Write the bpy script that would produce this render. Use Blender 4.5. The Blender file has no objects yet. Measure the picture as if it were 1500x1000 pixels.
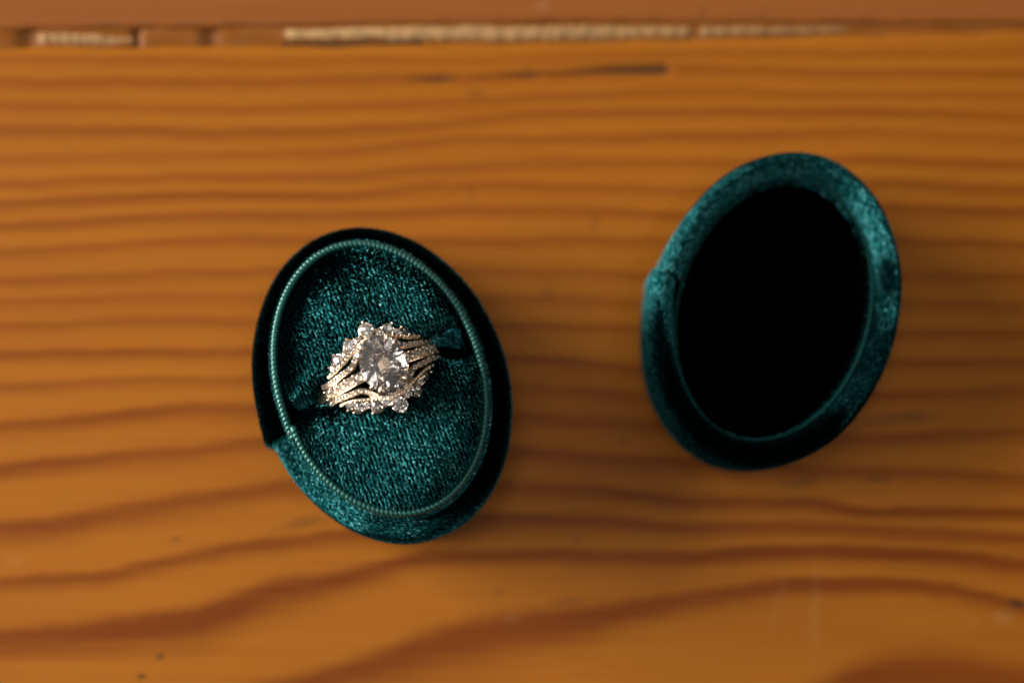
import bpy, math, random
import numpy as np
from mathutils import Vector, Matrix

rng = np.random.default_rng(7)
random.seed(7)
S = 0.001                                   # everything below is written in millimetres
sc = bpy.context.scene
col = sc.collection

# ------------------------------------------------------------------ camera
LENS, DIST = 50.0, 208.0
P0 = Vector((0, 0, 15.0))
NADIR = (-9.0, -32.0)                      # the point of the z=15 plane straight below the lens
HGT = math.sqrt(DIST**2 - NADIR[0]**2 - NADIR[1]**2)
CAMP = P0 + Vector((NADIR[0], NADIR[1], HGT))
cam_d = bpy.data.cameras.new('camera')
cam = bpy.data.objects.new('camera', cam_d); col.objects.link(cam)
fwd = (P0 - CAMP).normalized()
right = fwd.cross(Vector((0, 1, 0))).normalized()
up = right.cross(fwd)
ROT = Matrix((right, up, -fwd)).transposed()
cam.matrix_world = Matrix.Translation(CAMP * S) @ ROT.to_4x4()
cam_d.lens = LENS; cam_d.sensor_width = 36.0
cam_d.clip_start = 0.005; cam_d.clip_end = 20.0
cam_d.dof.use_dof = True
cam_d.dof.focus_distance = (DIST - 9.5) * S
cam_d.dof.aperture_fstop = 5.0
cam_d.dof.aperture_blades = 9
sc.camera = cam

# ------------------------------------------------------------------ world and lamps
world = bpy.data.worlds.new('World'); sc.world = world
world.use_nodes = True
bg = world.node_tree.nodes['Background']
bg.inputs['Color'].default_value = (1.0, 0.93, 0.86, 1)
bg.inputs['Strength'].default_value = 0.04

def area(name, loc, target, sx, sy, watts, color):
    l = bpy.data.lights.new(name, 'AREA'); l.shape = 'RECTANGLE'
    l.size = sx * S; l.size_y = sy * S; l.energy = watts; l.color = color
    o = bpy.data.objects.new(name, l); col.objects.link(o)
    d = (Vector(target) - Vector(loc)).normalized()
    o.rotation_euler = d.to_track_quat('-Z', 'Y').to_euler()
    o.location = Vector(loc) * S
    return o
area('window_light', (-1150, 240, 400), (0, 0, 10), 1000, 620, 39.0, (1.0, 0.95, 0.88))
area('added_far_fill_light', (260, 1150, 520), (0, 0, 10), 800, 520, 2.2, (1.0, 0.95, 0.9))  # weak fill added from the far side to lift the shaded wood
# panels added overhead so that the facets of the stones find something to mirror
for az, el in ((110, 72), (155, 79), (200, 70), (245, 78), (285, 70), (325, 76), (0, 71)):
    a_, e_ = math.radians(az), math.radians(el)
    area('added_facet_panel', (1050 * math.cos(e_) * math.cos(a_), 1050 * math.cos(e_) * math.sin(a_), 1050 * math.sin(e_)), (0, 0, 20), 190, 190, 0.36, (1.0, 0.93, 0.86))
# small added lamps: they hardly light the wood but glint in the stones
for lp, wt in (((300, 330, 800), .08), ((-330, -300, 760), .12)):
    area('added_glint_lamp', lp, (0, 0, 20), 60, 60, wt, (1.0, 0.94, 0.87))

sc.view_settings.view_transform = 'Standard'
sc.view_settings.look = 'None'
sc.view_settings.exposure = 0.0
sc.view_settings.gamma = 1.0
sc.cycles.max_bounces = 14
sc.cycles.transmission_bounces = 12
sc.cycles.glossy_bounces = 5
sc.cycles.diffuse_bounces = 4
sc.cycles.use_denoising = True
sc.cycles.sample_clamp_indirect = 6.0

# ------------------------------------------------------------------ helpers
def at(px, py, z):
    """the point at height z that shows at this place of the 1500x1000 photograph"""
    k = 36.0 / LENS / 1500.0
    d = ROT @ Vector(((px - 750) * k, -(py - 500) * k, -1))
    t = (z - CAMP.z) / d.z
    return CAMP + d * t

RM = np.array(ROT); CP = np.array(CAMP)
def to_px(P):
    q = (P - CP) @ RM
    k = 36.0 / LENS / 1500.0
    return 750 + q[:, 0] / -q[:, 2] / k, 500 - q[:, 1] / -q[:, 2] / k

def put(o, parent=None, name=None):
    col.objects.link(o)
    if parent: o.parent = parent
    return o

def mesh(name, V, F, mat, parent=None, smooth=True):
    me = bpy.data.meshes.new(name)
    me.from_pydata((np.asarray(V, float) * S).tolist(), [], [tuple(int(i) for i in f) for f in F])
    me.validate(); me.update()
    if mat: me.materials.append(mat)
    if smooth: me.polygons.foreach_set('use_smooth', [True] * len(me.polygons))
    return put(bpy.data.objects.new(name, me), parent)

def inst(name, src, M, parent):
    """another object on the same mesh data, placed by a matrix given in mm"""
    o = bpy.data.objects.new(name, src); put(o, parent)
    m = M.copy(); m.translation = m.translation * S
    o.matrix_local = m
    return o

def empty(name, loc, rz=0.0):
    o = bpy.data.objects.new(name, None); col.objects.link(o)
    o.location = Vector(loc) * S; o.rotation_euler = (0, 0, rz)
    o.empty_display_size = 0.01
    return o

def tag(o, label=None, cat=None, group=None, kind=None):
    if label: o['label'] = label
    if cat: o['category'] = cat
    if group: o['group'] = group
    if kind: o['kind'] = kind
    return o

def grid_faces(n, m, closed_n=False, flip=False):
    F = []
    for i in range(n if closed_n else n - 1):
        a = i * m; b = ((i + 1) % n) * m
        for j in range(m - 1):
            f = (a + j, b + j, b + j + 1, a + j + 1)
            F.append(f[::-1] if flip else f)
    return F

def smooth01(x):
    x = np.clip(x, 0, 1); return x * x * (3 - 2 * x)

def wob(x, y, seed, n=7, f=1.0):
    """smooth noise from a few sines, about -1..1"""
    r = np.random.default_rng(seed)
    o = 0
    for k in range(n):
        a = r.uniform(0, 2 * math.pi); fr = f * r.uniform(0.5, 1.7)
        o = o + np.sin(fr * (x * math.cos(a) + y * math.sin(a)) + r.uniform(0, 6.28))
    return o / math.sqrt(n) * 0.8

# ------------------------------------------------------------------ materials
def new_mat(name):
    m = bpy.data.materials.new(name); m.use_nodes = True
    nt = m.node_tree
    p = nt.nodes['Principled BSDF']
    return m, nt, p

def node(nt, t, **kw):
    n = nt.nodes.new(t)
    for k, v in kw.items(): setattr(n, k, v)
    return n

def mixc(nt, fac, a, b, blend='MIX'):
    n = node(nt, 'ShaderNodeMix', data_type='RGBA', blend_type=blend)
    for sock, v in ((n.inputs[0], fac), (n.inputs[6], a), (n.inputs[7], b)):
        if hasattr(v, 'links') or isinstance(v, bpy.types.NodeSocket): nt.links.new(v, sock)
        elif isinstance(v, (int, float)): sock.default_value = v
        else: sock.default_value = (*v, 1)
    return n.outputs[2]

def math_n(nt, op, a, b=None, clamp=False):
    n = node(nt, 'ShaderNodeMath', operation=op, use_clamp=clamp)
    for i, v in enumerate((a, b)):
        if v is None: continue
        if isinstance(v, bpy.types.NodeSocket): nt.links.new(v, n.inputs[i])
        else: n.inputs[i].default_value = v
    return n.outputs[0]

def wood_material(name, light, dark, red):
    m, nt, p = new_mat(name)
    L = nt.links
    tc = node(nt, 'ShaderNodeTexCoord')
    mp = node(nt, 'ShaderNodeMapping'); mp.inputs['Scale'].default_value = (60, 1400, 400)
    L.new(tc.outputs['Object'], mp.inputs['Vector'])
    fine = node(nt, 'ShaderNodeTexNoise'); fine.inputs['Scale'].default_value = 1.0
    fine.inputs['Detail'].default_value = 6; fine.inputs['Roughness'].default_value = 0.65
    L.new(mp.outputs[0], fine.inputs['Vector'])
    mp2 = node(nt, 'ShaderNodeMapping'); mp2.inputs['Scale'].default_value = (14, 60, 60)
    L.new(tc.outputs['Object'], mp2.inputs['Vector'])
    broad = node(nt, 'ShaderNodeTexNoise'); broad.inputs['Scale'].default_value = 1.0
    broad.inputs['Detail'].default_value = 4
    L.new(mp2.outputs[0], broad.inputs['Vector'])
    lw = node(nt, 'ShaderNodeAttribute', attribute_name='latewood')
    dirt = node(nt, 'ShaderNodeAttribute', attribute_name='dirt')
    raw = node(nt, 'ShaderNodeAttribute', attribute_name='worn')
    f1 = math_n(nt, 'SUBTRACT', fine.outputs['Fac'], 0.5)
    f1 = math_n(nt, 'MULTIPLY', f1, 0.5)
    mp3 = node(nt, 'ShaderNodeMapping'); mp3.inputs['Scale'].default_value = (9, 620, 300)
    L.new(tc.outputs['Object'], mp3.inputs['Vector'])
    streak = node(nt, 'ShaderNodeTexNoise'); streak.inputs['Scale'].default_value = 1.0; streak.inputs['Detail'].default_value = 3
    L.new(mp3.outputs[0], streak.inputs['Vector'])
    f2 = math_n(nt, 'MULTIPLY', math_n(nt, 'SUBTRACT', streak.outputs['Fac'], 0.5), 0.5)
    f1 = math_n(nt, 'ADD', f1, f2)
    fac = math_n(nt, 'ADD', lw.outputs['Fac'], f1, True)
    c = mixc(nt, fac, light, dark)
    b1 = math_n(nt, 'SUBTRACT', broad.outputs['Fac'], 0.42)
    b1 = math_n(nt, 'MULTIPLY', b1, 1.6, True)
    c = mixc(nt, b1, c, red, 'MIX')
    c = mixc(nt, raw.outputs['Fac'], c, (0.60, 0.42, 0.22))
    c = mixc(nt, dirt.outputs['Fac'], c, (0.030, 0.022, 0.012))
    L.new(c, p.inputs['Base Color'])
    rr = math_n(nt, 'MULTIPLY', fine.outputs['Fac'], 0.22)
    rr = math_n(nt, 'ADD', rr, 0.34)
    L.new(rr, p.inputs['Roughness'])
    p.inputs['Specular IOR Level'].default_value = 0.14
    bp = node(nt, 'ShaderNodeBump'); bp.inputs['Strength'].default_value = 0.25
    bp.inputs['Distance'].default_value = 0.0002
    L.new(fine.outputs['Fac'], bp.inputs['Height'])
    L.new(bp.outputs[0], p.inputs['Normal'])
    return m

W_MAIN = wood_material('honey_pine', (0.385, 0.126, 0.0085), (0.190, 0.041, 0.0020), (0.305, 0.088, 0.0060))
W_REAR = wood_material('reddish_pine', (0.330, 0.108, 0.022), (0.215, 0.062, 0.011), (0.280, 0.088, 0.018))

def chip_material():
    m, nt, p = new_mat('raw_splintered_wood')
    tc = node(nt, 'ShaderNodeTexCoord')
    mp = node(nt, 'ShaderNodeMapping'); mp.inputs['Scale'].default_value = (70, 900, 900)
    nt.links.new(tc.outputs['Object'], mp.inputs['Vector'])
    nz = node(nt, 'ShaderNodeTexNoise'); nz.inputs['Scale'].default_value = 1; nz.inputs['Detail'].default_value = 5
    nt.links.new(mp.outputs[0], nz.inputs['Vector'])
    ob = node(nt, 'ShaderNodeAttribute', attribute_name='worn')
    base = mixc(nt, ob.outputs['Fac'], (0.26, 0.115, 0.032), (0.50, 0.29, 0.115))
    k = math_n(nt, 'MULTIPLY', math_n(nt, 'SUBTRACT', nz.outputs['Fac'], 0.45), 1.0, True)
    nt.links.new(mixc(nt, k, base, (0.16, 0.10, 0.05)), p.inputs['Base Color'])
    p.inputs['Roughness'].default_value = 0.7
    return m
M_CHIP = chip_material()

def plain(name, colr, rough=0.8, metal=0.0, spec=0.5):
    m, nt, p = new_mat(name)
    p.inputs['Base Color'].default_value = (*colr, 1)
    p.inputs['Roughness'].default_value = rough
    p.inputs['Metallic'].default_value = metal
    p.inputs['Specular IOR Level'].default_value = spec
    return m, nt, p
M_GROOVE = plain('dirty_groove', (0.035, 0.022, 0.012), 0.9)[0]

def cloth_back(name, c):
    m, nt, p = plain(name, c, 0.95, 0, 0.0)
    nz = node(nt, 'ShaderNodeTexNoise'); nz.inputs['Scale'].default_value = 1800
    tc = node(nt, 'ShaderNodeTexCoord'); nt.links.new(tc.outputs['Object'], nz.inputs['Vector'])
    nt.links.new(mixc(nt, nz.outputs['Fac'], tuple(x * 0.5 for x in c), tuple(x * 1.5 for x in c)), p.inputs['Base Color'])
    return m
M_BACK = cloth_back('velvet_backing', (0.0002, 0.0016, 0.0018))
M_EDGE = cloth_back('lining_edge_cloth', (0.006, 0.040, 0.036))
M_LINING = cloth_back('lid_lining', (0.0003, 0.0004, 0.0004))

def pile_mat(name, c):
    m = bpy.data.materials.new(name); m.use_nodes = True
    nt = m.node_tree; nt.nodes.clear()
    out = node(nt, 'ShaderNodeOutputMaterial')
    hi = node(nt, 'ShaderNodeAttribute', attribute_name='tuft')
    k = math_n(nt, 'POWER', hi.outputs['Fac'], 3.4)
    r = node(nt, 'ShaderNodeBsdfHair', component='Reflection')
    r.inputs['RoughnessU'].default_value = 0.018; r.inputs['RoughnessV'].default_value = 0.6
    cr = node(nt, 'ShaderNodeValToRGB'); e = cr.color_ramp.elements
    e[0].position = 0.0; e[0].color = (c[0] * .001, c[1] * .016, c[2] * .018, 1)
    e[1].position = 1.0; e[1].color = (*c, 1)
    em = e.new(0.42); em.color = (c[0] * .07, c[1] * .25, c[2] * .26, 1)
    nt.links.new(k, cr.inputs['Fac']); nt.links.new(cr.outputs['Color'], r.inputs['Color'])
    d = node(nt, 'ShaderNodeBsdfDiffuse'); d.inputs['Color'].default_value = (c[0] * .0004, c[1] * .0022, c[2] * .0025, 1)
    a = node(nt, 'ShaderNodeAddShader')
    nt.links.new(r.outputs[0], a.inputs[0]); nt.links.new(d.outputs[0], a.inputs[1])
    nt.links.new(a.outputs[0], out.inputs['Surface'])
    return m
M_PILE = pile_mat('teal_velvet_pile', (0.27, 0.74, 0.76))

def cord_material():
    m, nt, p = plain('satin_cord', (0.014, 0.135, 0.118), 0.36, 0, 1.0)
    nz = node(nt, 'ShaderNodeTexNoise'); nz.inputs['Scale'].default_value = 2500; nz.inputs['Detail'].default_value = 3
    tc = node(nt, 'ShaderNodeTexCoord'); nt.links.new(tc.outputs['Object'], nz.inputs['Vector'])
    nt.links.new(mixc(nt, nz.outputs['Fac'], (0.005, 0.044, 0.038), (0.013, 0.088, 0.076)), p.inputs['Base Color'])
    p.inputs['Specular Tint'].default_value = (0.45, 1.0, 0.93, 1)
    p.inputs['Sheen Weight'].default_value = 0.0
    p.inputs['Sheen Tint'].default_value = (0.4, 0.9, 0.85, 1)
    bp = node(nt, 'ShaderNodeBump'); bp.inputs['Strength'].default_value = 0.3; bp.inputs['Distance'].default_value = 0.0001
    nt.links.new(nz.outputs['Fac'], bp.inputs['Height']); nt.links.new(bp.outputs[0], p.inputs['Normal'])
    return m
M_CORD = cord_material()

def gold_material():
    m, nt, p = plain('pale_gold', (1.0, 0.84, 0.66), 0.2, 1.0)
    nz = node(nt, 'ShaderNodeTexNoise'); nz.inputs['Scale'].default_value = 900
    tc = node(nt, 'ShaderNodeTexCoord'); nt.links.new(tc.outputs['Object'], nz.inputs['Vector'])
    nt.links.new(math_n(nt, 'ADD', math_n(nt, 'MULTIPLY', nz.outputs['Fac'], 0.18), 0.14), p.inputs['Roughness'])
    return m
M_GOLD = gold_material()

def diamond(name, tint, clear):
    m, nt, p = new_mat(name)
    p.inputs['Base Color'].default_value = (*tint, 1)
    p.inputs['Roughness'].default_value = 0.02
    p.inputs['IOR'].default_value = 2.3
    p.inputs['Transmission Weight'].default_value = clear
    return m
M_STONE = diamond('clear_stone', (1.0, 0.96, 0.93), 0.925)
M_OVAL = diamond('oval_clear_stone', (1.0, 0.95, 0.94), 0.95)

# ------------------------------------------------------------------ the table
# growth rings of the near plank, followed as they run across the board: (x, y) on the photograph, half width, strength
RINGS = [
 ([(0,86),(250,88),(500,90),(1000,80),(1500,76)], 7.5, 0.42),
 ([(0,120),(250,120),(500,118),(750,110),(985,101),(1200,106),(1500,108)], 7.5, 0.61),
 ([(0,155),(250,160),(500,158),(700,148),(1000,133),(1250,138),(1500,140)], 7.5, 0.52),
 ([(0,190),(250,193),(500,192),(620,185),(800,166),(1000,163),(1250,163),(1500,172)], 7.5, 0.61),
 ([(0,230),(250,228),(500,225),(650,205),(850,202),(1000,200),(1250,193),(1500,205)], 7.5, 0.52),
 ([(0,268),(250,260),(500,258),(620,247),(800,238),(1000,240),(1270,233),(1500,242)], 7.5, 0.61),
 ([(0,298),(250,287),(500,287),(620,273),(750,272),(850,277),(1000,280),(1300,268),(1500,278)], 7.5, 0.64),
 ([(0,332),(250,317),(500,315),(700,306),(850,310),(1000,316),(1310,305),(1500,310)], 7.5, 0.68),
 ([(0,370),(250,354),(375,350),(640,352),(850,352),(940,355),(1310,352),(1500,358)], 7.5, 0.61),
 ([(0,412),(250,400),(375,396),(720,395),(900,403),(1310,402),(1500,406)], 7.5, 0.64),
 ([(0,445),(250,435),(375,433),(740,437),(900,442),(1315,443),(1500,452)], 7.5, 0.56),
 ([(0,478),(250,470),(375,470),(740,478),(1310,486),(1500,490)], 7.5, 0.64),
 ([(0,518),(250,518),(375,512),(740,523),(930,540),(1310,530),(1500,532)], 7.5, 0.72),
 ([(0,565),(200,558),(375,555),(745,567),(940,580),(1300,577),(1500,572)], 7.5, 0.64),
 ([(0,625),(150,613),(250,597),(375,597),(745,610),(960,622),(1200,643),(1330,640),(1500,632)], 10, 0.74),
 ([(0,688),(120,675),(200,665),(375,650),(740,660),(900,674),(1000,678),(1200,690),(1350,693),(1500,703)], 11, 0.78),
 ([(0,775),(80,770),(170,750),(280,733),(430,712),(740,712),(870,716),(1000,735),(1200,736),(1260,748),(1500,752)], [(0,16),(300,15),(700,10),(1500,9)], .95),
 ([(0,852),(150,843),(250,822),(400,795),(500,782),(720,760),(900,765),(1000,773),(1200,770),(1500,788)], 11, 0.83),
 ([(0,938),(150,925),(290,910),(400,866),(500,848),(620,815),(800,812),(1000,815),(1200,805),(1350,810),(1500,826)], [(0,20),(300,26),(420,22),(600,12),(1500,11)], 1.),
 ([(0,1075),(300,1035),(420,1014),(520,985),(640,945),(750,922),(850,908),(920,890),(1000,878),(1150,858),(1300,853),(1400,862),(1500,888)], [(0,22),(500,24),(700,34),(850,26),(1000,13),(1500,11)], 1.),
 ([(0,1230),(700,1180),(1050,1100),(1180,1045),(1240,1010),(1300,992),(1390,988),(1500,1010)], [(0,30),(1200,44),(1500,46)], 1.),
 ([(0,1330),(700,1290),(1500,1180)], 16, 1.),
 ([(0,1430),(700,1400),(1500,1330)], 16, 1.),
]
def ring_field(px, py):
    out = np.zeros_like(px)
    jag = 1.4 * wob(px * 0.03, py * 0.02, 11) + 1.2 * wob(px * 0.13, py * 0.1, 12)
    for k, (pts, w, s) in enumerate(RINGS):
        p = np.array(pts, float)
        # smooth curve through the traced points
        xs = np.linspace(-500, 2000, 501)
        ys = np.interp(xs, p[:, 0], p[:, 1])
        ker = np.hanning(17); ker /= ker.sum()
        ys = np.convolve(np.pad(ys, 8, mode='edge'), ker, 'valid')
        y = np.interp(px, xs, ys) + jag
        if not isinstance(w, (int, float)):
            w = np.array(w, float); w = np.interp(px, w[:, 0], w[:, 1])
        d = (py - y) / w
        # dense late wood: quick rise on the upper side, slower fade below it, flat in the wide bands
        g = np.where(d < 0, np.exp(-np.abs(d / 0.9) ** 3.0), np.exp(-np.abs(d / 1.4) ** 1.8))
        s2 = s * (1 + 0.12 * wob(px * 0.006, py * 0.004, 40 + k))
        out = np.maximum(out, g * s2)
    return np.clip(out, 0, 1)

def blob(px, py, x, y, rx, ry, ang=0.0):
    c, s = math.cos(math.radians(ang)), math.sin(math.radians(ang))
    u = ((px - x) * c + (py - y) * s) / rx; v = (-(px - x) * s + (py - y) * c) / ry
    n = 0.25 * wob(px * 0.09, py * 0.14, int(x))
    return smooth01(1.25 - np.sqrt(u * u + v * v) + n)

def set_attr(o, name, a):
    at_ = o.data.attributes.new(name, 'FLOAT', 'POINT')
    at_.data.foreach_set('value', np.ascontiguousarray(a, np.float32))

table = tag(empty('table_top', (0, 0, 0)), 'honey coloured varnished pine table top of two planks with a worn joint', kind='structure')

NEAR_EDGE = np.array([(-400,70),(0,67),(60,66),(195,67),(330,64),(415,65),(600,63),(800,61),(1000,56),(1130,53),(1230,49),(1500,42),(2000,36)], float)
REAR_EDGE = np.array([(-400,46),(0,46),(200,44),(400,41),(600,37),(800,35),(1000,35),(1230,36),(1500,36),(2000,32)], float)
def edge_y(E, X):
    # world Y of the edge for every world X
    W = np.array([tuple(at(x, y, 0)) for x, y in E])
    return np.interp(X, W[:, 0], W[:, 1])

def plank(name, mat, X, Y0f, Y1f, rows, edge_at_top):
    n = len(X)
    t = np.linspace(0, 1, rows)
    Y0, Y1 = Y0f(X), Y1f(X)
    XX = np.repeat(X[:, None], rows, 1)
    YY = Y0[:, None] + (Y1 - Y0)[:, None] * t[None, :]
    edge = (Y1[:, None] - YY) if edge_at_top else (YY - Y0[:, None])
    chip = 0.16 * np.abs(wob(XX * 0.8, XX * 0.05, 21)) + 0.10
    ZZ = -0.75 * (1 - smooth01(edge / (0.75 + 1.4 * chip))) ** 1.5
    ZZ += 0.02 * wob(XX * 0.12, YY * 0.5, 5)
    P = np.stack([XX, YY, ZZ], 2).reshape(-1, 3)
    px, py = to_px(np.c_[P[:, :2], np.zeros(len(P))])
    return P, px, py, edge.reshape(-1), n, rows

Xn = np.r_[np.arange(-280, -118, 3.0), np.arange(-118, 118.01, 0.5), np.arange(121, 281, 3.0)]
Ef = lambda X: edge_y(NEAR_EDGE, X) + 0.12 * wob(X * 0.6, X * 0, 3)
P, px, py, edge, n, rows = plank('plank', W_MAIN, Xn, lambda X: np.full_like(X, -150.0), Ef, 400, True)
lat = ring_field(px, py)
# the open crack along one growth ring
cx = np.array([(590,117),(650,116),(700,115),(750,112),(800,109),(850,107),(900,104),(950,101),(985,100)], float)
cyl = np.interp(px, cx[:, 0], cx[:, 1]) + 1.0 * wob(px * 0.05, px * 0, 8)
cw = np.interp(px, [585,600,650,680,720,780,800,870,930,975,988], [0,2.0,4.0,1.2,1.6,4.2,1.8,3.8,5.5,6.5,0])
crack = np.where(cw > 0.05, np.exp(-((py - cyl) / np.maximum(cw, 0.3)) ** 2), 0)
P[:, 2] -= 0.6 * crack * np.clip(cw / 5, 0, 1)
dirt = 0.95 * crack * np.interp(px, [590,620,670,700,740,780,810,850,900,985], [.3,.75,.8,.25,.3,.75,.3,.6,.9,1])
for x, y, rx, ry, a, s in [(235,961,7,4,0,.75),(207,989,6,5,10,.8),(258,790,9,6,0,.28),(1490,884,13,5,12,.8),(1305,612,75,12,-6,.34),(1175,706,30,12,-8,.30),
                           (445,766,42,9,-14,.36),(700,138,18,8,0,.22),(690,283,9,16,0,.20),(1330,640,50,5,-4,.2),(828,880,26,5,-4,.3),(730,868,14,9,0,.16),
                           (845,790,12,10,0,.18),(835,962,7,5,0,.25),(1280,702,30,5,2,.4),(912,645,10,8,0,.2),(870,332,8,22,10,.18),(800,430,10,16,0,.2)]:
    dirt = np.maximum(dirt, s * blob(px, py, x, y, rx, ry, a))
# grime along the joint
ed = edge + 0.25 * wob(P[:, 0] * 0.5, P[:, 0] * 0, 15)
dirt = np.maximum(dirt, 0.75 * smooth01(1.0 - ed / 0.5) * np.interp(px, [0,420,440,800,900,1150,1500], [.9,.9,1,.7,.35,.4,.7]))
worn = np.zeros_like(px)
for x, y, rx, ry, a, s in [(1470,903,18,12,0,.08),(1425,910,10,6,0,.04),(1195,890,12,90,2,.04),(1140,880,9,60,14,.03),(20,820,18,10,0,.05),(750,905,14,9,0,.05)]:
    worn = np.maximum(worn, s * blob(px, py, x, y, rx, ry, a))
# the far side of the board skirts down into the joint
V = P.reshape(n, rows, 3)
skirt = V[:, -1:, :].copy(); skirt[:, :, 2] = -5.0
V = np.concatenate([V, skirt], 1).reshape(-1, 3)
def pad(a): return np.concatenate([a.reshape(n, rows), a.reshape(n, rows)[:, -1:]], 1).reshape(-1)
o = mesh('plank', V, grid_faces(n, rows + 1), W_MAIN, table)
set_attr(o, 'latewood', pad(lat)); set_attr(o, 'dirt', pad(dirt)); set_attr(o, 'worn', pad(worn))

Er = lambda X: edge_y(REAR_EDGE, X) + 0.10 * wob(X * 0.7, X * 0, 4)
Xr = np.r_[np.arange(-280, -118, 4.0), np.arange(-118, 118.01, 1.0), np.arange(122, 281, 4.0)]
P, px, py, edge, n, rows = plank('plank', W_REAR, Xr, Er, lambda X: np.full_like(X, 260.0), 300, False)
lat = np.clip(0.35 + 0.4 * wob(P[:, 0] * 0.012, P[:, 1] * 0.5, 31), 0, 1) * 0.7
ed = edge + 0.3 * wob(P[:, 0] * 0.4, P[:, 0] * 0, 16)
dirt = 0.6 * smooth01(1.0 - ed / 0.55)
for x, y, rx, ry, a, s in [(1028,28,8,14,10,.25),(1120,22,10,10,0,.15),(45,46,18,5,0,.6)]:
    dirt = np.maximum(dirt, s * blob(px, py, x, y, rx, ry, a))
worn = 0.22 * blob(px, py, 795, 8, 12, 9, -30)
V = P.reshape(n, rows, 3)
skirt = V[:, :1, :].copy(); skirt[:, :, 2] = -5.0
V = np.concatenate([skirt, V], 1).reshape(-1, 3)
def pad0(a): return np.concatenate([a.reshape(n, rows)[:, :1], a.reshape(n, rows)], 1).reshape(-1)
o = mesh('plank', V, grid_faces(n, rows + 1), W_REAR, table)
set_attr(o, 'latewood', pad0(lat)); set_attr(o, 'dirt', pad0(dirt)); set_attr(o, 'worn', pad0(worn))
tag(o, 'redder plank along the far edge of the table')

# bottom of the joint, and the splinters of raw wood lodged in it
gx = np.linspace(-279, 279, 40)
gv = [(x, e, -1.6) for x in gx for e in (float(Ef(np.array([x]))[0]) - 0.3, float(Er(np.array([x]))[0]) + 0.3)]
mesh('joint_bottom', gv, grid_faces(40, 2, flip=False), M_GROOVE, table)
def filler():
    xs = np.linspace(-330, 1830, 721); m = 7
    ya = np.interp(xs, REAR_EDGE[:, 0], REAR_EDGE[:, 1]); yb = np.interp(xs, NEAR_EDGE[:, 0], NEAR_EDGE[:, 1])
    V, wr, dr = [], [], []
    for k, x in enumerate(xs):
        for j in range(m):
            f = -0.12 + 1.24 * j / (m - 1)
            p = at(x, ya[k] + (yb[k] - ya[k]) * f, 0)
            pit = max([math.exp(-((x - c) / w) ** 2) for c, w in ((40, 16), (200, 7), (308, 14))])
            z = -0.42 - 0.10 * float(wob(x * .05, j * .9, 23)) - 0.5 * pit - 0.25 * max(0, f - .8)
            V.append((p.x, p.y, z)); dr.append(min(1, 0.2 + 0.3 * pit + (0.6 if f > .84 and 412 < x < 620 else 0)))
            wr.append(float(np.clip(.02 + .06 * wob(x * .08, j * .8, 24), 0, 1)))
    o = mesh('joint_filler', V, grid_faces(len(xs), m, flip=True), W_MAIN, table)
    set_attr(o, 'latewood', np.full(len(V), .45)); set_attr(o, 'dirt', np.array(dr)); set_attr(o, 'worn', np.array(wr))
filler()
def splinter(x0, x1, pale, low, top, bot):
    m = 28
    xs = np.linspace(x0, x1, m)
    V = []
    for i, x in enumerate(xs):
        ya = np.interp(x, REAR_EDGE[:, 0], REAR_EDGE[:, 1]); yb = np.interp(x, NEAR_EDGE[:, 0], NEAR_EDGE[:, 1])
        e = min(1, min(i, m - 1 - i) / 2.0)
        ra = ya + (yb - ya) * (top + 0.05 * random.uniform(-1, 1)); rb = ya + (yb - ya) * (bot + 0.06 * random.uniform(-1, 1))
        mid = (ra + rb) / 2; ra = mid + (ra - mid) * (0.45 + .55 * e); rb = mid + (rb - mid) * (0.45 + .55 * e)
        A = at(x, ra, 0); B = at(x, rb, 0)
        zt = low + 0.05 * math.sin(i * .9 + x0) + 0.02 * random.uniform(-1, 1) - 0.25 * (1 - e)
        V += [(A.x, A.y, -1.7), (A.x, A.y, zt - 0.1), (A.x, A.y * .7 + B.y * .3, zt + .05), (B.x, B.y * .75 + A.y * .25, zt - .02), (B.x, B.y, zt - .22), (B.x, B.y, -1.7)]
    F = grid_faces(m, 6, flip=True) + [tuple(range(6)), tuple(range(m * 6 - 6, m * 6))[::-1]]
    o = mesh('splinter', V, F, M_CHIP, table)
    set_attr(o, 'worn', np.full(len(V), pale))
for a in [(54,118,.4,-.30,.15,.9),(112,152,.5,-.33,.2,.92),(150,196,.35,-.36,.35,.98),
          (414,580,.95,-.12,.10,.66),(560,720,.72,-.15,.08,.80),(700,815,.60,-.13,.12,.88),(795,930,.50,-.16,.10,.86),(915,1015,.42,-.18,.15,.9),(1024,1130,.36,-.18,.18,.85),(1120,1245,.2,-.2,.2,.85)]:
    splinter(*a)

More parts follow.
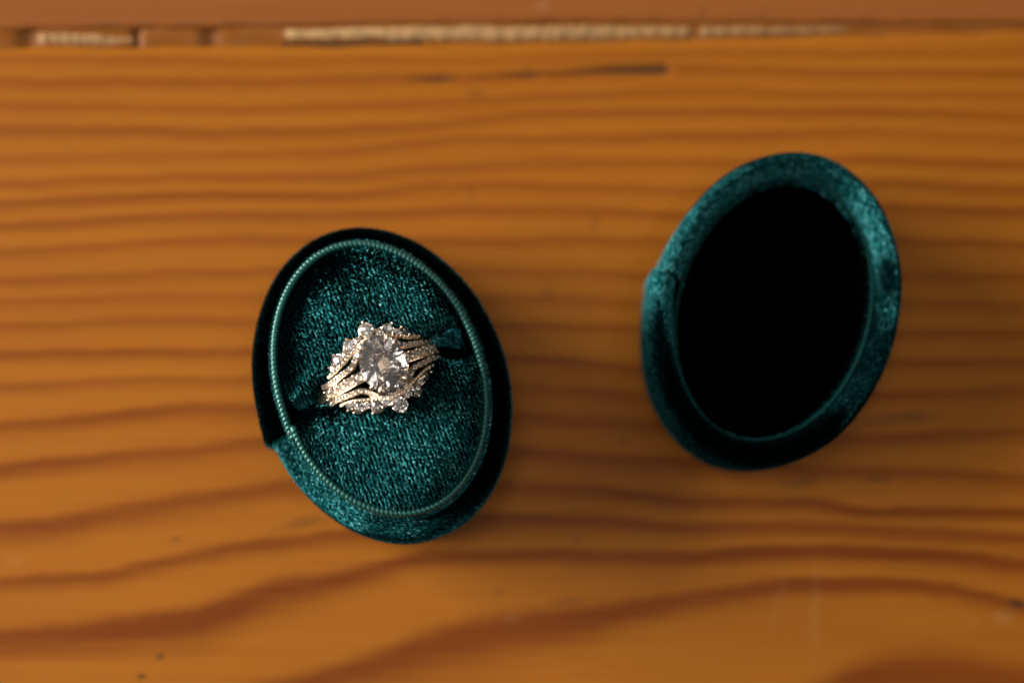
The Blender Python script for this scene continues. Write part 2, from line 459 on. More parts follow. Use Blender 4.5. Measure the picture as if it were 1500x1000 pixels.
# ------------------------------------------------------------------ velvet pile as real fibres
def fibres(name, P, N, T, length, lean, parent, radius=0.026, jit=0.05, mat=None, cellsize=0.22, clump=0.45):
    """short pile: from every point one curved fibre that starts along the normal and leans along T"""
    k = len(P)
    N = N / np.linalg.norm(N, axis=1, keepdims=True)
    T = T - N * np.sum(T * N, 1, keepdims=True)
    T = T / np.maximum(np.linalg.norm(T, axis=1, keepdims=True), 1e-6)
    J = rng.normal(0, jit, (k, 3))
    L = length * rng.uniform(0.75, 1.2, k)[:, None]
    lean = np.broadcast_to(np.asarray(lean, float), (k,))[:, None]
    D1 = N * np.cos(lean * .93) + T * np.sin(lean * .93) + J * .7
    D2 = N * np.cos(lean * 1.05) + T * np.sin(lean * 1.05) + J
    D1 /= np.linalg.norm(D1, axis=1, keepdims=True); D2 /= np.linalg.norm(D2, axis=1, keepdims=True)
    A = P - N * 0.05; B = P + D1 * L * .5; C = B + D2 * L * .5
    pts = np.stack([A, B, C], 1).reshape(-1, 3) * S
    hc = bpy.data.hair_curves.new(name)
    hc.add_curves([3] * k)
    hc.attributes['position'].data.foreach_set('vector', np.ascontiguousarray(pts, np.float32).ravel())
    ra = hc.attributes.get('radius') or hc.attributes.new('radius', 'FLOAT', 'POINT')
    r = np.tile(np.array([1.0, 0.95, 0.45]) * radius * S, k)
    ra.data.foreach_set('value', r.astype(np.float32))
    cell = np.floor(P / cellsize).astype(np.int64) @ np.array([73856093, 19349663, 83492791])
    tuft = np.modf(np.abs(np.sin(cell % 100003 * 12.9898) * 43758.5453))[0]
    ta = hc.attributes.new('tuft', 'FLOAT', 'CURVE')
    ta.data.foreach_set('value', (clump * tuft + (1 - clump) * rng.uniform(0, 1, k)).astype(np.float32))
    hc.materials.append(mat or M_PILE)
    o = put(bpy.data.objects.new(name, hc), parent)
    o['kind'] = 'stuff'
    return o

class Oval:
    """an upright wall swept round an oval; profile = (inset from the oval, height)"""
    def __init__(s, a, b, bump=None): s.a, s.b, s.bump = a, b, bump
    def at(s, ph, inset):
        c, q = np.cos(ph), np.sin(ph)
        nx, ny = c / s.a, q / s.b
        l = np.sqrt(nx * nx + ny * ny); nx, ny = nx / l, ny / l
        d = -np.asarray(inset, float)
        if s.bump is not None: d = d + s.bump(ph)
        return s.a * c + nx * d, s.b * q + ny * d, nx, ny
    def lathe(s, name, prof, mat, parent, ph=None, n=220, flip=False):
        ph = np.linspace(0, 2 * math.pi, n, endpoint=False) if ph is None else ph
        V = []
        for ins, z in prof:
            x, y, _, _ = s.at(ph, np.full_like(ph, ins))
            V.append(np.stack([x, y, np.full_like(ph, z)], 1))
        V = np.stack(V, 1).reshape(-1, 3)
        return mesh(name, V, grid_faces(len(ph), len(prof), True, flip), mat, parent)
    def scatter(s, prof, count, flip=1):
        pr = np.array(prof, float)
        seg = np.hypot(np.diff(pr[:, 0]), np.diff(pr[:, 1])); cum = np.r_[0, np.cumsum(seg)]
        t = rng.uniform(0, cum[-1], count)
        ins = np.interp(t, cum, pr[:, 0]); z = np.interp(t, cum, pr[:, 1])
        i = np.clip(np.searchsorted(cum, t) - 1, 0, len(seg) - 1)
        # normals blended between the segments so that the roll looks round
        nrm = np.stack([np.diff(pr[:, 1]) / seg, np.diff(pr[:, 0]) / seg], 1)   # (outward, up) for a profile that climbs outside and then runs inward
        vn = np.r_[nrm[:1], (nrm[1:] + nrm[:-1]) / 2, nrm[-1:]]
        f = ((t - cum[i]) / seg[i])[:, None]
        nn = vn[i] * (1 - f) + vn[i + 1] * f
        g = np.linspace(0, 2 * math.pi, 721)
        arc = np.r_[0, np.cumsum(np.hypot(np.diff(s.a * np.cos(g)), np.diff(s.b * np.sin(g))))]
        ph = np.interp(rng.uniform(0, arc[-1], count), arc, g)
        x, y, nx, ny = s.at(ph, ins)
        P = np.stack([x, y, z], 1)
        N = np.stack([nx * nn[:, 0], ny * nn[:, 0], nn[:, 1]], 1) * flip
        T = np.stack([-ny, nx, np.zeros(count)], 1)
        return P, N, T, ph, t

A0, B0 = 17.85, 23.45
# ------------------------------------------------------------------ ring box (base)
LEDGE = 15.0
RZ_B = math.radians(20.0)
cb = at(559.5, 559, LEDGE)
box = tag(empty('ring_box', (cb.x, cb.y, 0.02), RZ_B), 'open oval teal velvet ring box base with the diamond ring in its cushion', 'ring box')
SEAM_B = math.radians(186)                  # where the strip of velvet round the wall overlaps itself
def bump_base(ph):
    d = (SEAM_B - ph) % (2 * math.pi)       # distance before the seam, in radians
    return 0.85 * np.exp(-d / 0.20) + 0.06 * wob(ph * 5, ph * 0, 51)
ovb = Oval(A0, B0, bump_base)
phb = np.sort(np.r_[np.linspace(0, 2 * math.pi, 240, endpoint=False), SEAM_B - 0.004, SEAM_B + 0.004])
prof_b = [(1.6, 0.0), (0.9, 0.15), (0.45, 0.8), (0.2, 3.0), (0.05, 8.0), (0.0, 12.2), (0.12, 13.3), (0.5, 14.3), (1.1, 14.85), (1.9, 15.05), (2.7, 15.0), (3.3, 14.9)]
shell = ovb.lathe('outer_shell', prof_b, M_BACK, box, phb)
P, N, T, ph, t = ovb.scatter(prof_b[2:], 150000)
w1 = wob(ph * 9, t * 0.9, 61); w2 = wob(ph * 9, t * 0.9, 62)
Tn = T * (1 + 0.3 * w1)[:, None] + np.stack([np.cos(ph), np.sin(ph), ph * 0], 1) * (0.05 + 0.14 * w2)[:, None]
# brushed flat from the seam along the near side, standing up elsewhere
dg = np.degrees(ph) % 360
flat = np.where(dg > 186, 1 - smooth01((dg - 268) / 45), 0.0)
fibres('pile', P, N, Tn, 0.60, 0.58 + 0.50 * flat + (0.05 + 0.04 * flat) * w2, shell)
# collar that the lid slides over
ovc = Oval(A0 - .1, B0 - .25)
prof_c = [(3.15, 14.6), (3.0, 18.0), (2.95, 19.6), (3.2, 20.2), (3.6, 20.3), (4.2, 19.7), (4.3, 5.0)]
collar = ovc.lathe('collar', prof_c, M_BACK, box)
P, N, T, ph, t = ovc.scatter(prof_c[:4], 16000)
fibres('pile', P, N, T + np.array([0, 0, -.5]), 0.5, 0.6, collar)
ovc.lathe('inner_floor', [(3.5, 2.0), (9, 2.0), (17.9, 2.0)], M_BACK, box)

# twisted cord sewn along the top of the collar
def cord(name, oval, inset, z, r, pitch, seam, jog, parent):
    g = np.linspace(seam, seam + 2 * math.pi, 4000)
    x, y, nx, ny = oval.at(g, np.full_like(g, inset))
    arc = np.r_[0, np.cumsum(np.hypot(np.diff(x), np.diff(y)))]
    n = int(arc[-1] / pitch * 8); m = 14
    a = np.linspace(-0.6, arc[-1] + 0.9, n)
    ph = np.interp(a, arc, g, left=None, right=None) + np.where(a < 0, a / 16, 0) + np.where(a > arc[-1], (a - arc[-1]) / 16, 0)
    off = jog * np.exp(-np.maximum(a, 0) / 3.0) - jog * np.exp(-np.maximum(arc[-1] - a, 0) / 3.0)
    dz = 0.25 * np.exp(-np.maximum(a, 0) / 2.5) - 0.30 * np.exp(-np.maximum(arc[-1] - a, 0) / 2.5)
    x, y, nx, ny = oval.at(ph, inset + off)
    th = np.linspace(0, 2 * math.pi, m, endpoint=False)
    rr = r * (1 + 0.05 * wob(a * 0.7, a * 0, 71))
    rr = rr * np.clip(np.minimum(a + 0.65, arc[-1] + 0.95 - a) / 0.4, 0.15, 1) ** .5
    V = np.zeros((n, m, 3))
    for j, q in enumerate(th):
        wrap = np.abs(np.sin(math.pi * a / pitch + q * 0.5 + 0.55 * wob(a * .55, a * 0, 72) + 0.2 * wob(a * 2.1, a * 0, 73)))
        rad = rr * (0.80 + 0.24 * wrap ** 0.7 + 0.03 * np.sin(a * 31 + q * 5))
        V[:, j, 0] = x + nx * rad * math.cos(q); V[:, j, 1] = y + ny * rad * math.cos(q)
        V[:, j, 2] = z + dz + rad * math.sin(q)
    F = []
    for i in range(n - 1):
        for j in range(m):
            k = (j + 1) % m
            F.append((i * m + j, (i + 1) * m + j, (i + 1) * m + k, i * m + k))
    F += [tuple(range(m)), tuple(range((n - 1) * m, n * m))[::-1]]
    return mesh(name, V.reshape(-1, 3), F, M_CORD, parent)
cord('cord_trim', ovc, 3.50, 20.45, 0.54, 0.66, math.radians(189), 0.30, box)

# the cushion: two padded halves with the slot between them
AC, BC = A0 - 4.0, B0 - 4.0
SL = math.radians(4.0)                      # the slot runs a little askew to the short axis
def slot_edges(u):
    """half-slot edges (upper, lower) across the short axis"""
    base = math.tan(SL) * u + 0.6
    hu = 1.5 + 0.25 * np.exp(-(u / 6) ** 2) + 1.2 * smooth01((u - 6) / 7) - 0.75 * smooth01((-u - 7.6) / 2.5)
    hl = 1.5 + 0.25 * np.exp(-(u / 6) ** 2) + 1.5 * smooth01((u - 7.8) / 4.2) - 0.75 * smooth01((-u - 7.6) / 2.5)
    return base + hu, base - hl

def cushion_half(side):
    nu, nv = 121, 70
    s = np.sin(np.linspace(-math.pi / 2, math.pi / 2, nu)); U = s * AC * 0.999
    eu, el = slot_edges(U)
    E = eu if side > 0 else el
    top = BC * np.sqrt(np.maximum(1 - (U / AC) ** 2, 0)) * side
    top = np.where(side * (top - E) > 0, top, E)
    t = np.linspace(0, 1, nv); t = 0.5 - 0.5 * np.cos(t * math.pi); t = 0.65 * t + 0.35 * np.linspace(0, 1, nv)
    VV = E[:, None] + (top - E)[:, None] * t[None, :]
    UU = np.repeat(U[:, None], nv, 1)
    ZZ = cushion_z(UU, VV, side)
    V = np.stack([UU, VV, ZZ], 2)
    wall = V[:, :1, :].copy(); wall[:, :, 2] = 4.0            # the wall of the slot goes down out of sight
    V = np.concatenate([wall, V], 1)
    o = mesh('cushion', V.reshape(-1, 3), grid_faces(nu, nv + 1, flip=(side < 0)), M_BACK, box)
    return o
def cushion_z(U, V, side):
    r = np.sqrt((U / AC) ** 2 + (V / BC) ** 2)
    de = (1 - r) * 16.0                                       # roughly the distance to the rim
    eu, el = slot_edges(U)
    ds = (V - eu) if side > 0 else (el - V)
    fe = 1 - np.exp(-np.maximum(de, 0) / 1.25)
    fs = 1 - np.exp(-np.maximum(ds, 0) / (0.95 if side > 0 else 0.85))
    z = 19.4 + 3.6 * fe - 2.6 * (1 - fs)
    z = z + 0.7 * smooth01(1.15 * (1.0 - r))                          # slight dome
    z = z + 0.10 * wob(U * 0.45, V * 0.45, 81) + 0.05 * wob(U * 1.2, V * 0.8, 82)
    # gathers where the cloth is tucked into the slot
    z = z + 0.16 * np.exp(-np.maximum(ds, 0) / 2.2) * np.sin(U * 1.5 + 1.2 * wob(U * .3, V * .2, 83))
    z = z + 0.14 * np.exp(-np.maximum(de, 0) / 1.8) * np.sin(np.arctan2(V, U) * 17 + 1.5 * wob(U * .3, V * .3, 84))
    return z
def cushion_pile(side, parent):
    # rows of tufts that follow the ribs of the cloth, along the long axis
    row, step = 0.57, 0.31
    us = np.arange(-AC, AC, row); pts = []
    for u0 in us:
        v = np.arange(0, BC + 3, step) * side
        v = v + rng.uniform(-.5, .5) * step
        u = u0 + 0.10 * wob(v * 0.5, v * 0 + u0, 91) + 0.06 * v * np.sin(u0 * .1) * 0.15
        pts.append(np.stack([u, v + 0.6], 1))
    C = np.concatenate(pts)
    C = C + rng.normal(0, 0.05, C.shape)
    k = 16
    tl = rng.normal(0, 0.20, (len(C), 2))                      # every tuft leans a little its own way
    big = rng.uniform(0, 1, len(C))
    Q = np.repeat(C, k, 0) + rng.normal(0, 1, (len(C) * k, 2)) * np.array([0.075, 0.11])
    TL = np.repeat(tl, k, 0)
    fill = np.stack([rng.uniform(-AC, AC, 9000), rng.uniform(0, BC, 9000) * side], 1)
    Q = np.concatenate([Q, fill]); TL = np.concatenate([TL, rng.normal(0, .2, fill.shape)])
    U, V = Q.T
    eu, el = slot_edges(U)
    ok = ((U / AC) ** 2 + (V / BC) ** 2 < 0.995) & ((V > eu) if side > 0 else (V < el))
    Q, TL, U, V = Q[ok], TL[ok], U[ok], V[ok]
    e = 0.02
    z = cushion_z(U, V, side)
    gx_ = (cushion_z(U + e, V, side) - cushion_z(U - e, V, side)) / (2 * e)
    gy_ = (cushion_z(U, V + e, side) - cushion_z(U, V - e, side)) / (2 * e)
    N = np.stack([-gx_, -gy_, np.ones_like(z)], 1)
    P = np.stack([U, V, z], 1)
    w = wob(U * 0.35, V * 0.35, 95); w2 = wob(U * 0.6, V * 0.5, 96)
    T = np.stack([0.34 + 0.16 * w + TL[:, 0], -0.9 + 0.15 * w2 + TL[:, 1], np.zeros_like(z)], 1)
    lean = 1.08 + 0.07 * w2 + 0.4 * TL[:, 1]
    de = (1 - np.sqrt((U / AC) ** 2 + (V / BC) ** 2)) * 16.0     # the pile stands up along the rim, most on the far right
    lean = lean - (0.30 + 0.25 * smooth01((U - 0.35 * V) / 14 + .35)) * np.exp(-(de / 2.6) ** 2)
    fibres('pile', P, N, T, 0.45, lean, parent, radius=0.024, jit=0.08, cellsize=0.21, clump=0.6)
for side in (1, -1):
    c = cushion_half(side); cushion_pile(side, c)
# a tuck of cloth inside the open right end of the slot
def tuck():
    n, m = 24, 14
    V = []
    for i in range(n):
        s = i / (n - 1)
        u = 8.2 + 4.4 * s
        for j in range(m):
            q = j / (m - 1)
            v0, v1 = slot_edges(np.array([u]))
            hi, lo = float(v0[0]), float(v1[0])
            v = hi - 0.5 - (hi - lo) * 0.55 * q * (0.35 + 0.65 * s)
            z = 20.4 - 1.0 * (1 - s) ** 2 - 3.2 * q ** 1.8 - 2.0 * (1 - smooth01((1 - s) * 5)) - 1.2 * max(0, .15 - q) / .15
            V.append((u, v, z + 1.1))
    V = np.array(V)
    o = mesh('slot_tuck', V, grid_faces(n, m, flip=True), M_BACK, box)
    G = V.reshape(n, m, 3)
    k = 5000
    a = rng.uniform(0, n - 1.001, k); b = rng.uniform(0, m - 1.001, k)
    i, j = a.astype(int), b.astype(int); fa, fb = (a - i)[:, None], (b - j)[:, None]
    Pq = G[i, j] * (1 - fa) * (1 - fb) + G[i + 1, j] * fa * (1 - fb) + G[i, j + 1] * (1 - fa) * fb + G[i + 1, j + 1] * fa * fb
    Nn = np.cross(G[i + 1, j] - G[i, j], G[i, j + 1] - G[i, j]); Nn *= np.sign(Nn[:, 2:3])
    fibres('pile', Pq, Nn, np.tile(np.array([[.6, -.6, 0.]]), (k, 1)), 0.6, 0.8, o)
tuck()
def slot_lining():
    n, m = 60, 11
    us = np.linspace(-12.6, 12.6, n); V = []
    for u in us:
        hi, lo = [float(q[0]) for q in slot_edges(np.array([u]))]
        for j in range(m):
            q = j / (m - 1)
            V.append((u, hi + .25 + (lo - hi - .5) * q, 20.1 - 1.4 * (1 - (2 * q - 1) ** 2) - 1.6 * smooth01((abs(u) - 10) / 2.6) + .12 * math.sin(u * 2.1)))
    V = np.array(V); o = mesh('slot_lining', V, grid_faces(n, m, flip=True), M_BACK, box)
    G = V.reshape(n, m, 3); k = 12000
    a = rng.uniform(0, n - 1.001, k); b = rng.uniform(0, m - 1.001, k)
    i, j = a.astype(int), b.astype(int); fa, fb = (a - i)[:, None], (b - j)[:, None]
    Pq = G[i, j] * (1 - fa) * (1 - fb) + G[i + 1, j] * fa * (1 - fb) + G[i, j + 1] * (1 - fa) * fb + G[i + 1, j + 1] * fa * fb
    Nn = np.cross(G[i + 1, j] - G[i, j], G[i, j + 1] - G[i, j]); Nn *= np.sign(Nn[:, 2:3])
    fibres('pile', Pq, Nn, np.tile(np.array([[.3, -.9, 0.]]), (k, 1)), 0.55, 0.9, o)
slot_lining()

# ------------------------------------------------------------------ lid, lying open side up
RIM = 16.0
RZ_L = math.radians(-18.5)
cl = at(1142, 445, RIM)
lid = tag(empty('lid_of_ring_box', (cl.x, cl.y, 0.02), RZ_L), 'empty oval teal velvet lid lying open side up beside the ring box', 'box lid')
SEAM_L = math.radians(182)
def bump_lid(ph):
    d = (ph - SEAM_L) % (2 * math.pi)
    return 0.85 * np.exp(-d / 0.17) + 0.07 * wob(ph * 5, ph * 0, 52)
ovl = Oval(A0 + .25, B0 + .7, bump_lid)
phl = np.sort(np.r_[np.linspace(0, 2 * math.pi, 240, endpoint=False), SEAM_L - 0.004, SEAM_L + 0.004])
prof_l = [(4.0, 0.0), (2.2, 0.1), (1.0, 0.6), (0.4, 1.8), (0.1, 6.0), (0.0, 12.0), (0.05, 13.6), (0.3, 14.8), (0.75, 15.6), (1.3, 15.95), (1.8, 15.8), (2.3, 15.25), (2.75, 14.4), (3.1, 13.3), (3.3, 12.2)]
lshell = ovl.lathe('outer_shell', prof_l, M_BACK, lid, phl)
P, N, T, ph, t = ovl.scatter(prof_l[2:], 170000)
w1 = wob(ph * 8, t * 0.8, 63); w2 = wob(ph * 10, t * 1.1, 64)
Tn = -T * (1 + 0.3 * w1)[:, None] + np.stack([np.cos(ph), np.sin(ph), ph * 0], 1) * (0.16 * w2)[:, None]
# the pile stands up on the near side, from a little past the seam
dg = np.degrees(ph) % 360
up_ = smooth01((dg - 190) / 38) * (1 - smooth01((dg - 308) / 40))
fibres('pile', P, N, Tn, 0.60, 1.24 - 0.66 * up_ + (0.11 - .05 * up_) * w2, lshell)
# lining with its folded lip
ovi = Oval(A0 + .25, B0 + .7)
prof_i = [(3.2, 11.9), (3.45, 12.3), (3.7, 12.25), (3.9, 11.8), (4.0, 10.5), (4.0, 2.2), (4.5, 1.5)]
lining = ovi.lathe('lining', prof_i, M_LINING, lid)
ovi.lathe('lining_edge', [(3.75 + .22 * math.cos(q), 12.4 + .22 * math.sin(q)) for q in np.linspace(math.pi * 1.75, -math.pi * .55, 12)], M_EDGE, lid)
fx, fy, _, _ = ovi.at(np.linspace(0, 2 * math.pi, 96, endpoint=False), np.full(96, 4.4))
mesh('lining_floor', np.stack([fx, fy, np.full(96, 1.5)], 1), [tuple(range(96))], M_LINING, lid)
P, N, T, ph, t = ovi.scatter(prof_i[:6], 14000)
Tn = -T + np.array([0, 0, -.4])
lip = t < 2.2
fibres('pile', P[lip], N[lip], Tn[lip], 0.4, 0.7, lining)

# ------------------------------------------------------------------ the rings
def brilliant(name, a, b, n=8, table=0.50, crown=0.34, pav=0.86, gird=0.05, tiers=False, jitter=False):
    """faceted stone, semi-axes a, b; girdle at z=0"""
    V, F = [], []
    def add(r, ang, z): V.append((r * a * math.cos(ang), r * b * math.sin(ang), z * min(a, b))); return len(V) - 1
    st = 2 * math.pi / n
    tb = [add(table, k * st, crown) for k in range(n)]
    md = [add(0.79, (k + .5) * st, crown * 0.52) for k in range(n)]
    g1 = [add(1.0, k * st / 2, gird) for k in range(2 * n)]
    g0 = [add(1.0, k * st / 2, -gird) for k in range(2 * n)]
    lm = [] if tiers else [add(0.34, (k + .5) * st, -pav * 0.62) for k in range(n)]
    cu = add(0.0, 0, -pav)
    if jitter:                              # hand-cut facets: the pavilion corners are not quite regular
        jr = random.Random(5)
        for q in lm:
            x, y, z = V[q]; V[q] = (x * jr.uniform(.8, 1.25), y * jr.uniform(.8, 1.25), z * jr.uniform(.93, 1.05))
        V[cu] = (V[cu][0] + .08 * a, V[cu][1] - .06 * b, V[cu][2])
    F.append(tuple(tb))
    for k in range(n):
        k1 = (k + 1) % n
        F.append((tb[k], md[k], tb[k1]))
        F.append((tb[k], md[k - 1], g1[2 * k])); F.append((tb[k], g1[2 * k], md[k]))
        F.append((md[k], g1[2 * k], g1[2 * k + 1])); F.append((md[k], g1[2 * k + 1], g1[(2 * k + 2) % (2 * n)]))
        if not tiers:
            F.append((lm[k], g0[2 * k + 1], g0[2 * k])); F.append((lm[k], g0[(2 * k + 2) % (2 * n)], g0[2 * k + 1]))
            F.append((cu, lm[k], g0[2 * k])); F.append((cu, g0[2 * k], lm[k - 1]))
    if tiers:                               # pavilion of three staggered rows of facets
        ra = [add(.66, (k + .5) * st / 2, -pav * (.345 + .02 * (k % 3))) for k in range(2 * n)]
        rb = [add(.36, k * st / 2, -pav * (.65 + .02 * ((k + 1) % 3))) for k in range(2 * n)]
        rc = [add(.15, (k + .25) * st, -pav * .855) for k in range(n)]
        for k in range(2 * n):
            k1 = (k + 1) % (2 * n)
            F.append((g0[k], ra[k], g0[k1])); F.append((g0[k1], ra[k], ra[k1]))
            F.append((ra[k], rb[k1], ra[k1])); F.append((ra[k], rb[k], rb[k1]))
        for k in range(n):
            k1 = (k + 1) % n
            F.append((rb[2 * k], rc[k], rb[2 * k + 1])); F.append((rb[2 * k + 1], rc[k], rc[k1])); F.append((rb[2 * k + 1], rc[k1], rb[(2 * k + 2) % (2 * n)]))
            F.append((rc[k], cu, rc[k1]))
    for k in range(2 * n):
        k1 = (k + 1) % (2 * n)
        F.append((g1[k], g0[k], g0[k1], g1[k1]))
    me = bpy.data.meshes.new(name)
    me.from_pydata((np.array(V) * S).tolist(), [], F); me.validate(); me.update()
    import bmesh
    bm = bmesh.new(); bm.from_mesh(me); bmesh.ops.recalc_face_normals(bm, faces=bm.faces); bm.to_mesh(me); bm.free()
    me.materials.append(M_STONE)
    return me

def tube(path, rad, m=8, squash=(1, 1), caps=True, upv=None):
    """swept tube; rad a number or a list"""
    P = np.array(path, float); n = len(P)
    T = np.gradient(P, axis=0); T /= np.linalg.norm(T, axis=1, keepdims=True)
    ref = np.array(upv if upv is not None else (0, 0, 1.0))
    V = []
    R = np.broadcast_to(np.asarray(rad, float), (n,))
    for i in range(n):
        r0 = ref[i] if ref.ndim == 2 else ref
        s = np.cross(T[i], r0)
        if np.linalg.norm(s) < 1e-4: s = np.cross(T[i], (1, 0.2, 0))
        s /= np.linalg.norm(s); u = np.cross(s, T[i])
        for j in range(m):
            q = 2 * math.pi * (j + .5) / m
            V.append(P[i] + (s * math.cos(q) * squash[0] + u * math.sin(q) * squash[1]) * R[i])
    F = []
    for i in range(n - 1):
        for j in range(m):
            k = (j + 1) % m
            F.append((i * m + j, i * m + k, (i + 1) * m + k, (i + 1) * m + j))
    if caps: F += [tuple(range(m))[::-1], tuple(range((n - 1) * m, n * m))]
    return V, F

def ball(c, r, n=8, m=6):
    V, F = [], []
    for i in range(m + 1):
        th = math.pi * i / m
        for j in range(n):
            q = 2 * math.pi * j / n
            V.append((c[0] + r * math.sin(th) * math.cos(q), c[1] + r * math.sin(th) * math.sin(q), c[2] + r * math.cos(th)))
    for i in range(m):
        for j in range(n):
            k = (j + 1) % n
            F.append((i * n + j, (i + 1) * n + j, (i + 1) * n + k, i * n + k))
    return V, F

def join(parts):
    V, F = [], []
    for v, f in parts:
        b = len(V); V += [tuple(x) for x in v]; F += [tuple(i + b for i in q) for q in f]
    return V, F

RR = 9.4                                    # radius of the band's middle line
RING_Z = 15.4                               # height of the ring's centre; its lower half sits in the slot
RZ_R = math.radians(25.0)
TILT = math.radians(5.5)                    # the rings have turned a little in the slot, stone towards the right
gc = at(562, 533, RING_Z + (RR + 2.8) * math.cos(TILT))
_off = math.sin(TILT) * (RR + 2.8)
gc = gc - Vector((_off * math.cos(RZ_R), _off * math.sin(RZ_R), 0))
ROUND = brilliant('melee_stone', 1.0, 1.0)
MARQ = brilliant('marquise_stone', 1.0, 0.72)
def frame(pos, nrm, scale, spin=0.0, sx=1.0):
    z = Vector(nrm).normalized(); x = Vector((1, 0, 0)); x = (x - z * x.dot(z)).normalized(); y = z.cross(x)
    c, s = math.cos(spin), math.sin(spin)
    x, y = x * c + y * s, y * c - x * s
    M = Matrix((x * scale * sx, y * scale, z * scale)).transposed().to_4x4()
    M.translation = Vector(pos); return M
def on_band(u, v, lift=0.0):
    """point of the band's cylinder above u, and its outward direction"""
    s = max(-0.999, min(0.999, u / RR)); c = math.sqrt(1 - s * s)
    return (u + s * lift, v, c * (RR + lift) - 0.0), (s, 0, c)

# claws of a small stone (unit radius), shared
def claw_mesh(k, spin):
    parts = []
    vv, ff = tube([(math.cos(q) * .93, math.sin(q) * .93, -.35) for q in np.linspace(0, 2 * math.pi, 17)], .16, 6)
    parts.append((vv, ff))
    for i in range(k):
        q = spin + 2 * math.pi * i / k
        c, s = math.cos(q), math.sin(q)
        parts.append(tube([(c * .8, s * .8, -.9), (c * 1.06, s * 1.06, -.2), (c * 1.08, s * 1.08, .12), (c * .88, s * .88, .34)], [.2, .2, .2, .17], 6))
        parts.append(ball((c * .94, s * .94, .30), .235, 8, 5))
    V, F = join(parts)
    me = bpy.data.meshes.new('claws')
    me.from_pydata((np.array(V) * S).tolist(), [], F); me.validate(); me.update()
    me.materials.append(M_GOLD); me.polygons.foreach_set('use_smooth', [True] * len(me.polygons))
    return me
CLAW4 = claw_mesh(4, math.pi / 4); CLAW3 = claw_mesh(3, math.pi / 2)

def band_mesh(name, vfun, w, th, parent, u0=None, n=120, lift=0.0):
    """flat band round the finger circle; vfun gives its sideways course over the top half"""
    V = []
    if u0 is None:
        angs = np.linspace(0, 2 * math.pi, n, endpoint=False)
    else:
        a = math.asin(u0 / RR); angs = np.linspace(-a, a, n)
    pts = []
    for a in angs:
        u = RR * math.sin(a)
        v = vfun(u, math.cos(a))
        pts.append((a, v))
    A = np.array(pts); v = A[:, 1]
    dv = np.gradient(v, A[:, 0]) / RR
    for i, (a, vv) in enumerate(pts):
        s, c = math.sin(a), math.cos(a)
        l = math.hypot(1, dv[i])
        # across direction lies in the cylinder's surface, square to the course
        ax = np.array([c, 0, -s]) * (-dv[i] / l) + np.array([0, 1, 0]) * (1 / l)
        rad = np.array([s, 0, c])
        o = rad * (RR + lift); o[1] = vv
        for du, dr in ((-.5, -.5), (-.5, .30), (-.36, .5), (.36, .5), (.5, .30), (.5, -.5)):
            V.append(o + ax * du * w + rad * dr * th)
    m = 6; k = len(pts); F = []
    for i in range(k if u0 is None else k - 1):
        i2 = (i + 1) % k
        for j in range(m):
            j2 = (j + 1) % m
            F.append((i * m + j, i2 * m + j, i2 * m + j2, i * m + j2))
    if u0 is not None: F += [tuple(range(m)), tuple(range((k - 1) * m, k * m))[::-1]]
    return mesh(name, V, F, M_GOLD, parent, smooth=False)

def stone(name, me, u, v, r, parent, lift=0.35, claws=None, spin=0.0, sx=1.0, tilt=None):
    p, nrm = on_band(u, v, lift)
    if tilt is not None: nrm = (nrm[0] + tilt[0], nrm[1] + tilt[1], nrm[2])
    M = frame(p, nrm, r, spin, sx)
    o = inst(name, me, M, parent)
    if claws: inst('claw_setting', claws, M, parent)
    return o

ring = tag(empty('engagement_ring', (gc.x, gc.y, RING_Z), RZ_R), 'gold engagement ring with a large oval clear stone and small stones along its band', 'ring', 'rings in the cushion')
ring.rotation_euler.y = TILT
band_mesh('shank', lambda u, c: 0.0, 1.55, 1.4, ring)
for sgn in (-1, 1):
    for k in range(5):
        a = 0.36 + 0.137 * k
        u = sgn * RR * math.sin(a)
        stone('pave_stone', ROUND, u, 0.0, 0.60, ring, lift=0.80, spin=.2 * k)
    # bead row along both edges of the stones
    parts = []
    for k in range(6):
        a = 0.29 + 0.137 * k; u = sgn * RR * math.sin(a)
        for e in (-1, 1):
            p, _ = on_band(u, e * 0.58, 0.84); parts.append(ball(p, 0.20, 6, 4))
    V, F = join(parts); mesh('bead_row', V, F, M_GOLD, ring)
GA, GB, GZ = 3.25, 4.25, RR + 2.8
CENTER = brilliant('oval_stone', GA, GB, n=9, table=0.50, crown=0.27, pav=0.90, jitter=True)
CENTER.materials[0] = M_OVAL
inst('center_stone', CENTER, Matrix.Translation((0, 0, GZ)), ring)
# basket under the stone and its four double claws
rail = [(GA * .80 * math.cos(q), GB * .80 * math.sin(q), GZ - 1.15) for q in np.linspace(0, 2 * math.pi, 41)]
V, F = tube(rail, 0.28, 8); mesh('basket_rail', V, F, M_GOLD, ring)
for su in (-1, 1):
    for sv in (-1, 1):
        parts = []
        for d in (-0.17, 0.17):
            q = math.atan2(sv * .69, su * .75) + d * sv * su
            c, s = math.cos(q), math.sin(q)
            path = [(GA * .55 * c, GB * .55 * s, RR + .1), (GA * .86 * c, GB * .86 * s, GZ - 1.0), (GA * 1.07 * c, GB * 1.06 * s, GZ - .1),
                    (GA * 1.06 * c, GB * 1.05 * s, GZ + .38), (GA * .93 * c, GB * .93 * s, GZ + .72), (GA * .82 * c, GB * .83 * s, GZ + .86)]
            parts.append(tube(path, [.36, .34, .32, .32, .27, .14], 8))
        V, F = join(parts); mesh('prong', V, F, M_GOLD, ring)

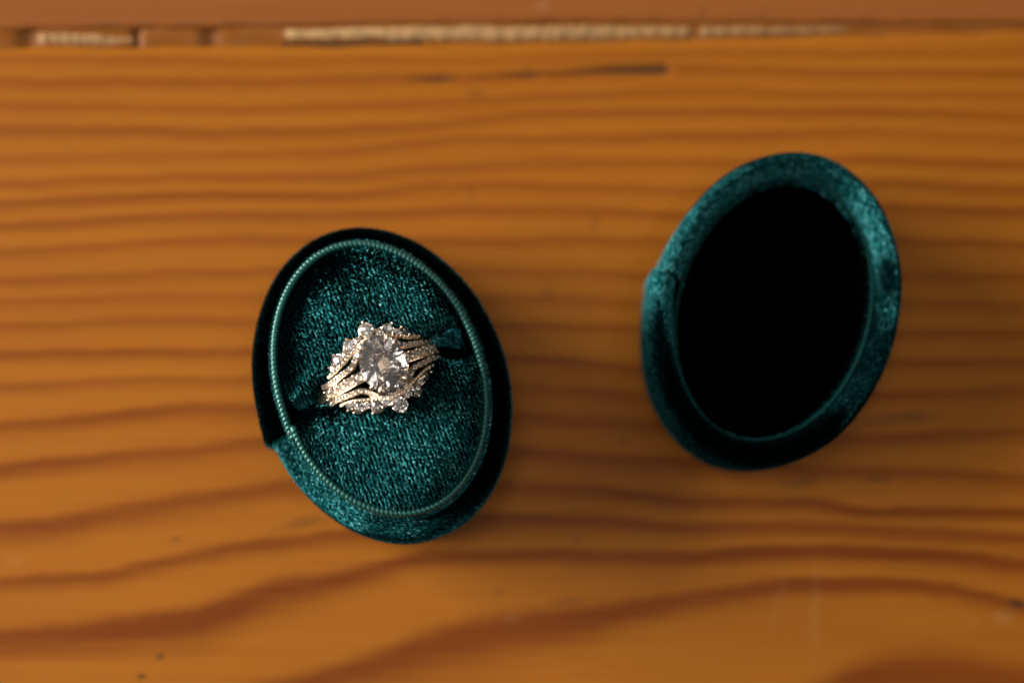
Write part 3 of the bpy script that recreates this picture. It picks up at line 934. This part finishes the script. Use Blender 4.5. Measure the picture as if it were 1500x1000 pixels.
def contour_band(sgn, label):
    o = tag(empty('wedding_band', (gc.x, gc.y, RING_Z), RZ_R + (0 if sgn > 0 else math.pi)), label, 'ring', 'rings in the cushion')
    o.rotation_euler.y = TILT * sgn
    def course(u, c):
        if c < 0: return 1.62
        return 1.62 - 0.35 * math.exp(-((abs(u) - 7.0) / 1.6) ** 2) + 2.7 * math.exp(-(u / 2.9) ** 4 * 0.9 - (u / 3.6) ** 2 * .25)
    band_mesh('shank', course, 0.95, 1.3, o, n=220)
    row = lambda u, c=1: 1.95 + 2.45 * math.exp(-(u / 4.3) ** 2)
    band_mesh('stone_rail', row, 0.55, 1.0, o, u0=6.9, n=90, lift=.15)
    # tiny stones in the band itself
    for s in (-1, 1):
        for k in range(7):
            u = s * (3.1 + 0.78 * k)
            if abs(u) > 8.0: continue
            stone('pave_stone', ROUND, u, course(u, 1), 0.40, o, lift=.68, spin=k)
    # the crown of larger stones outside it
    stone('accent_stone', ROUND, 0, 5.75, 1.08, o, lift=.55, claws=CLAW3, tilt=(0, .25))
    for s in (-1, 1):
        stone('accent_stone', ROUND, s * 1.55, 4.8, 0.55, o, lift=.5, claws=CLAW4, tilt=(0, .2))
        stone('accent_stone', MARQ, s * 2.85, 4.65, 1.0, o, lift=.5, claws=CLAW3, spin=math.pi / 2 - s * .35, tilt=(s * .1, .25))
        stone('accent_stone', ROUND, s * 3.95, 3.85, 0.5, o, lift=.5, claws=CLAW4, tilt=(s * .1, .2))
        stone('accent_stone', MARQ, s * 5.0, 3.65, 0.92, o, lift=.5, claws=CLAW3, spin=math.pi / 2 - s * .55, tilt=(s * .1, .25))
        stone('accent_stone', ROUND, s * 5.9, 2.9, 0.66, o, lift=.5, claws=CLAW4, tilt=(s * .1, .2))
    parts = []
    for k in range(-13, 14):
        u = k * 0.48
        p, _ = on_band(u, row(u) + 0.05, .85); parts.append(ball(p, .19, 6, 4))
    V, F = join(parts); mesh('bead_row', V, F, M_GOLD, o)
    return o
contour_band(1, 'gold band with a crown of small stones on the far side of the oval stone')
contour_band(-1, 'gold band with a crown of small stones on the near side of the oval stone')
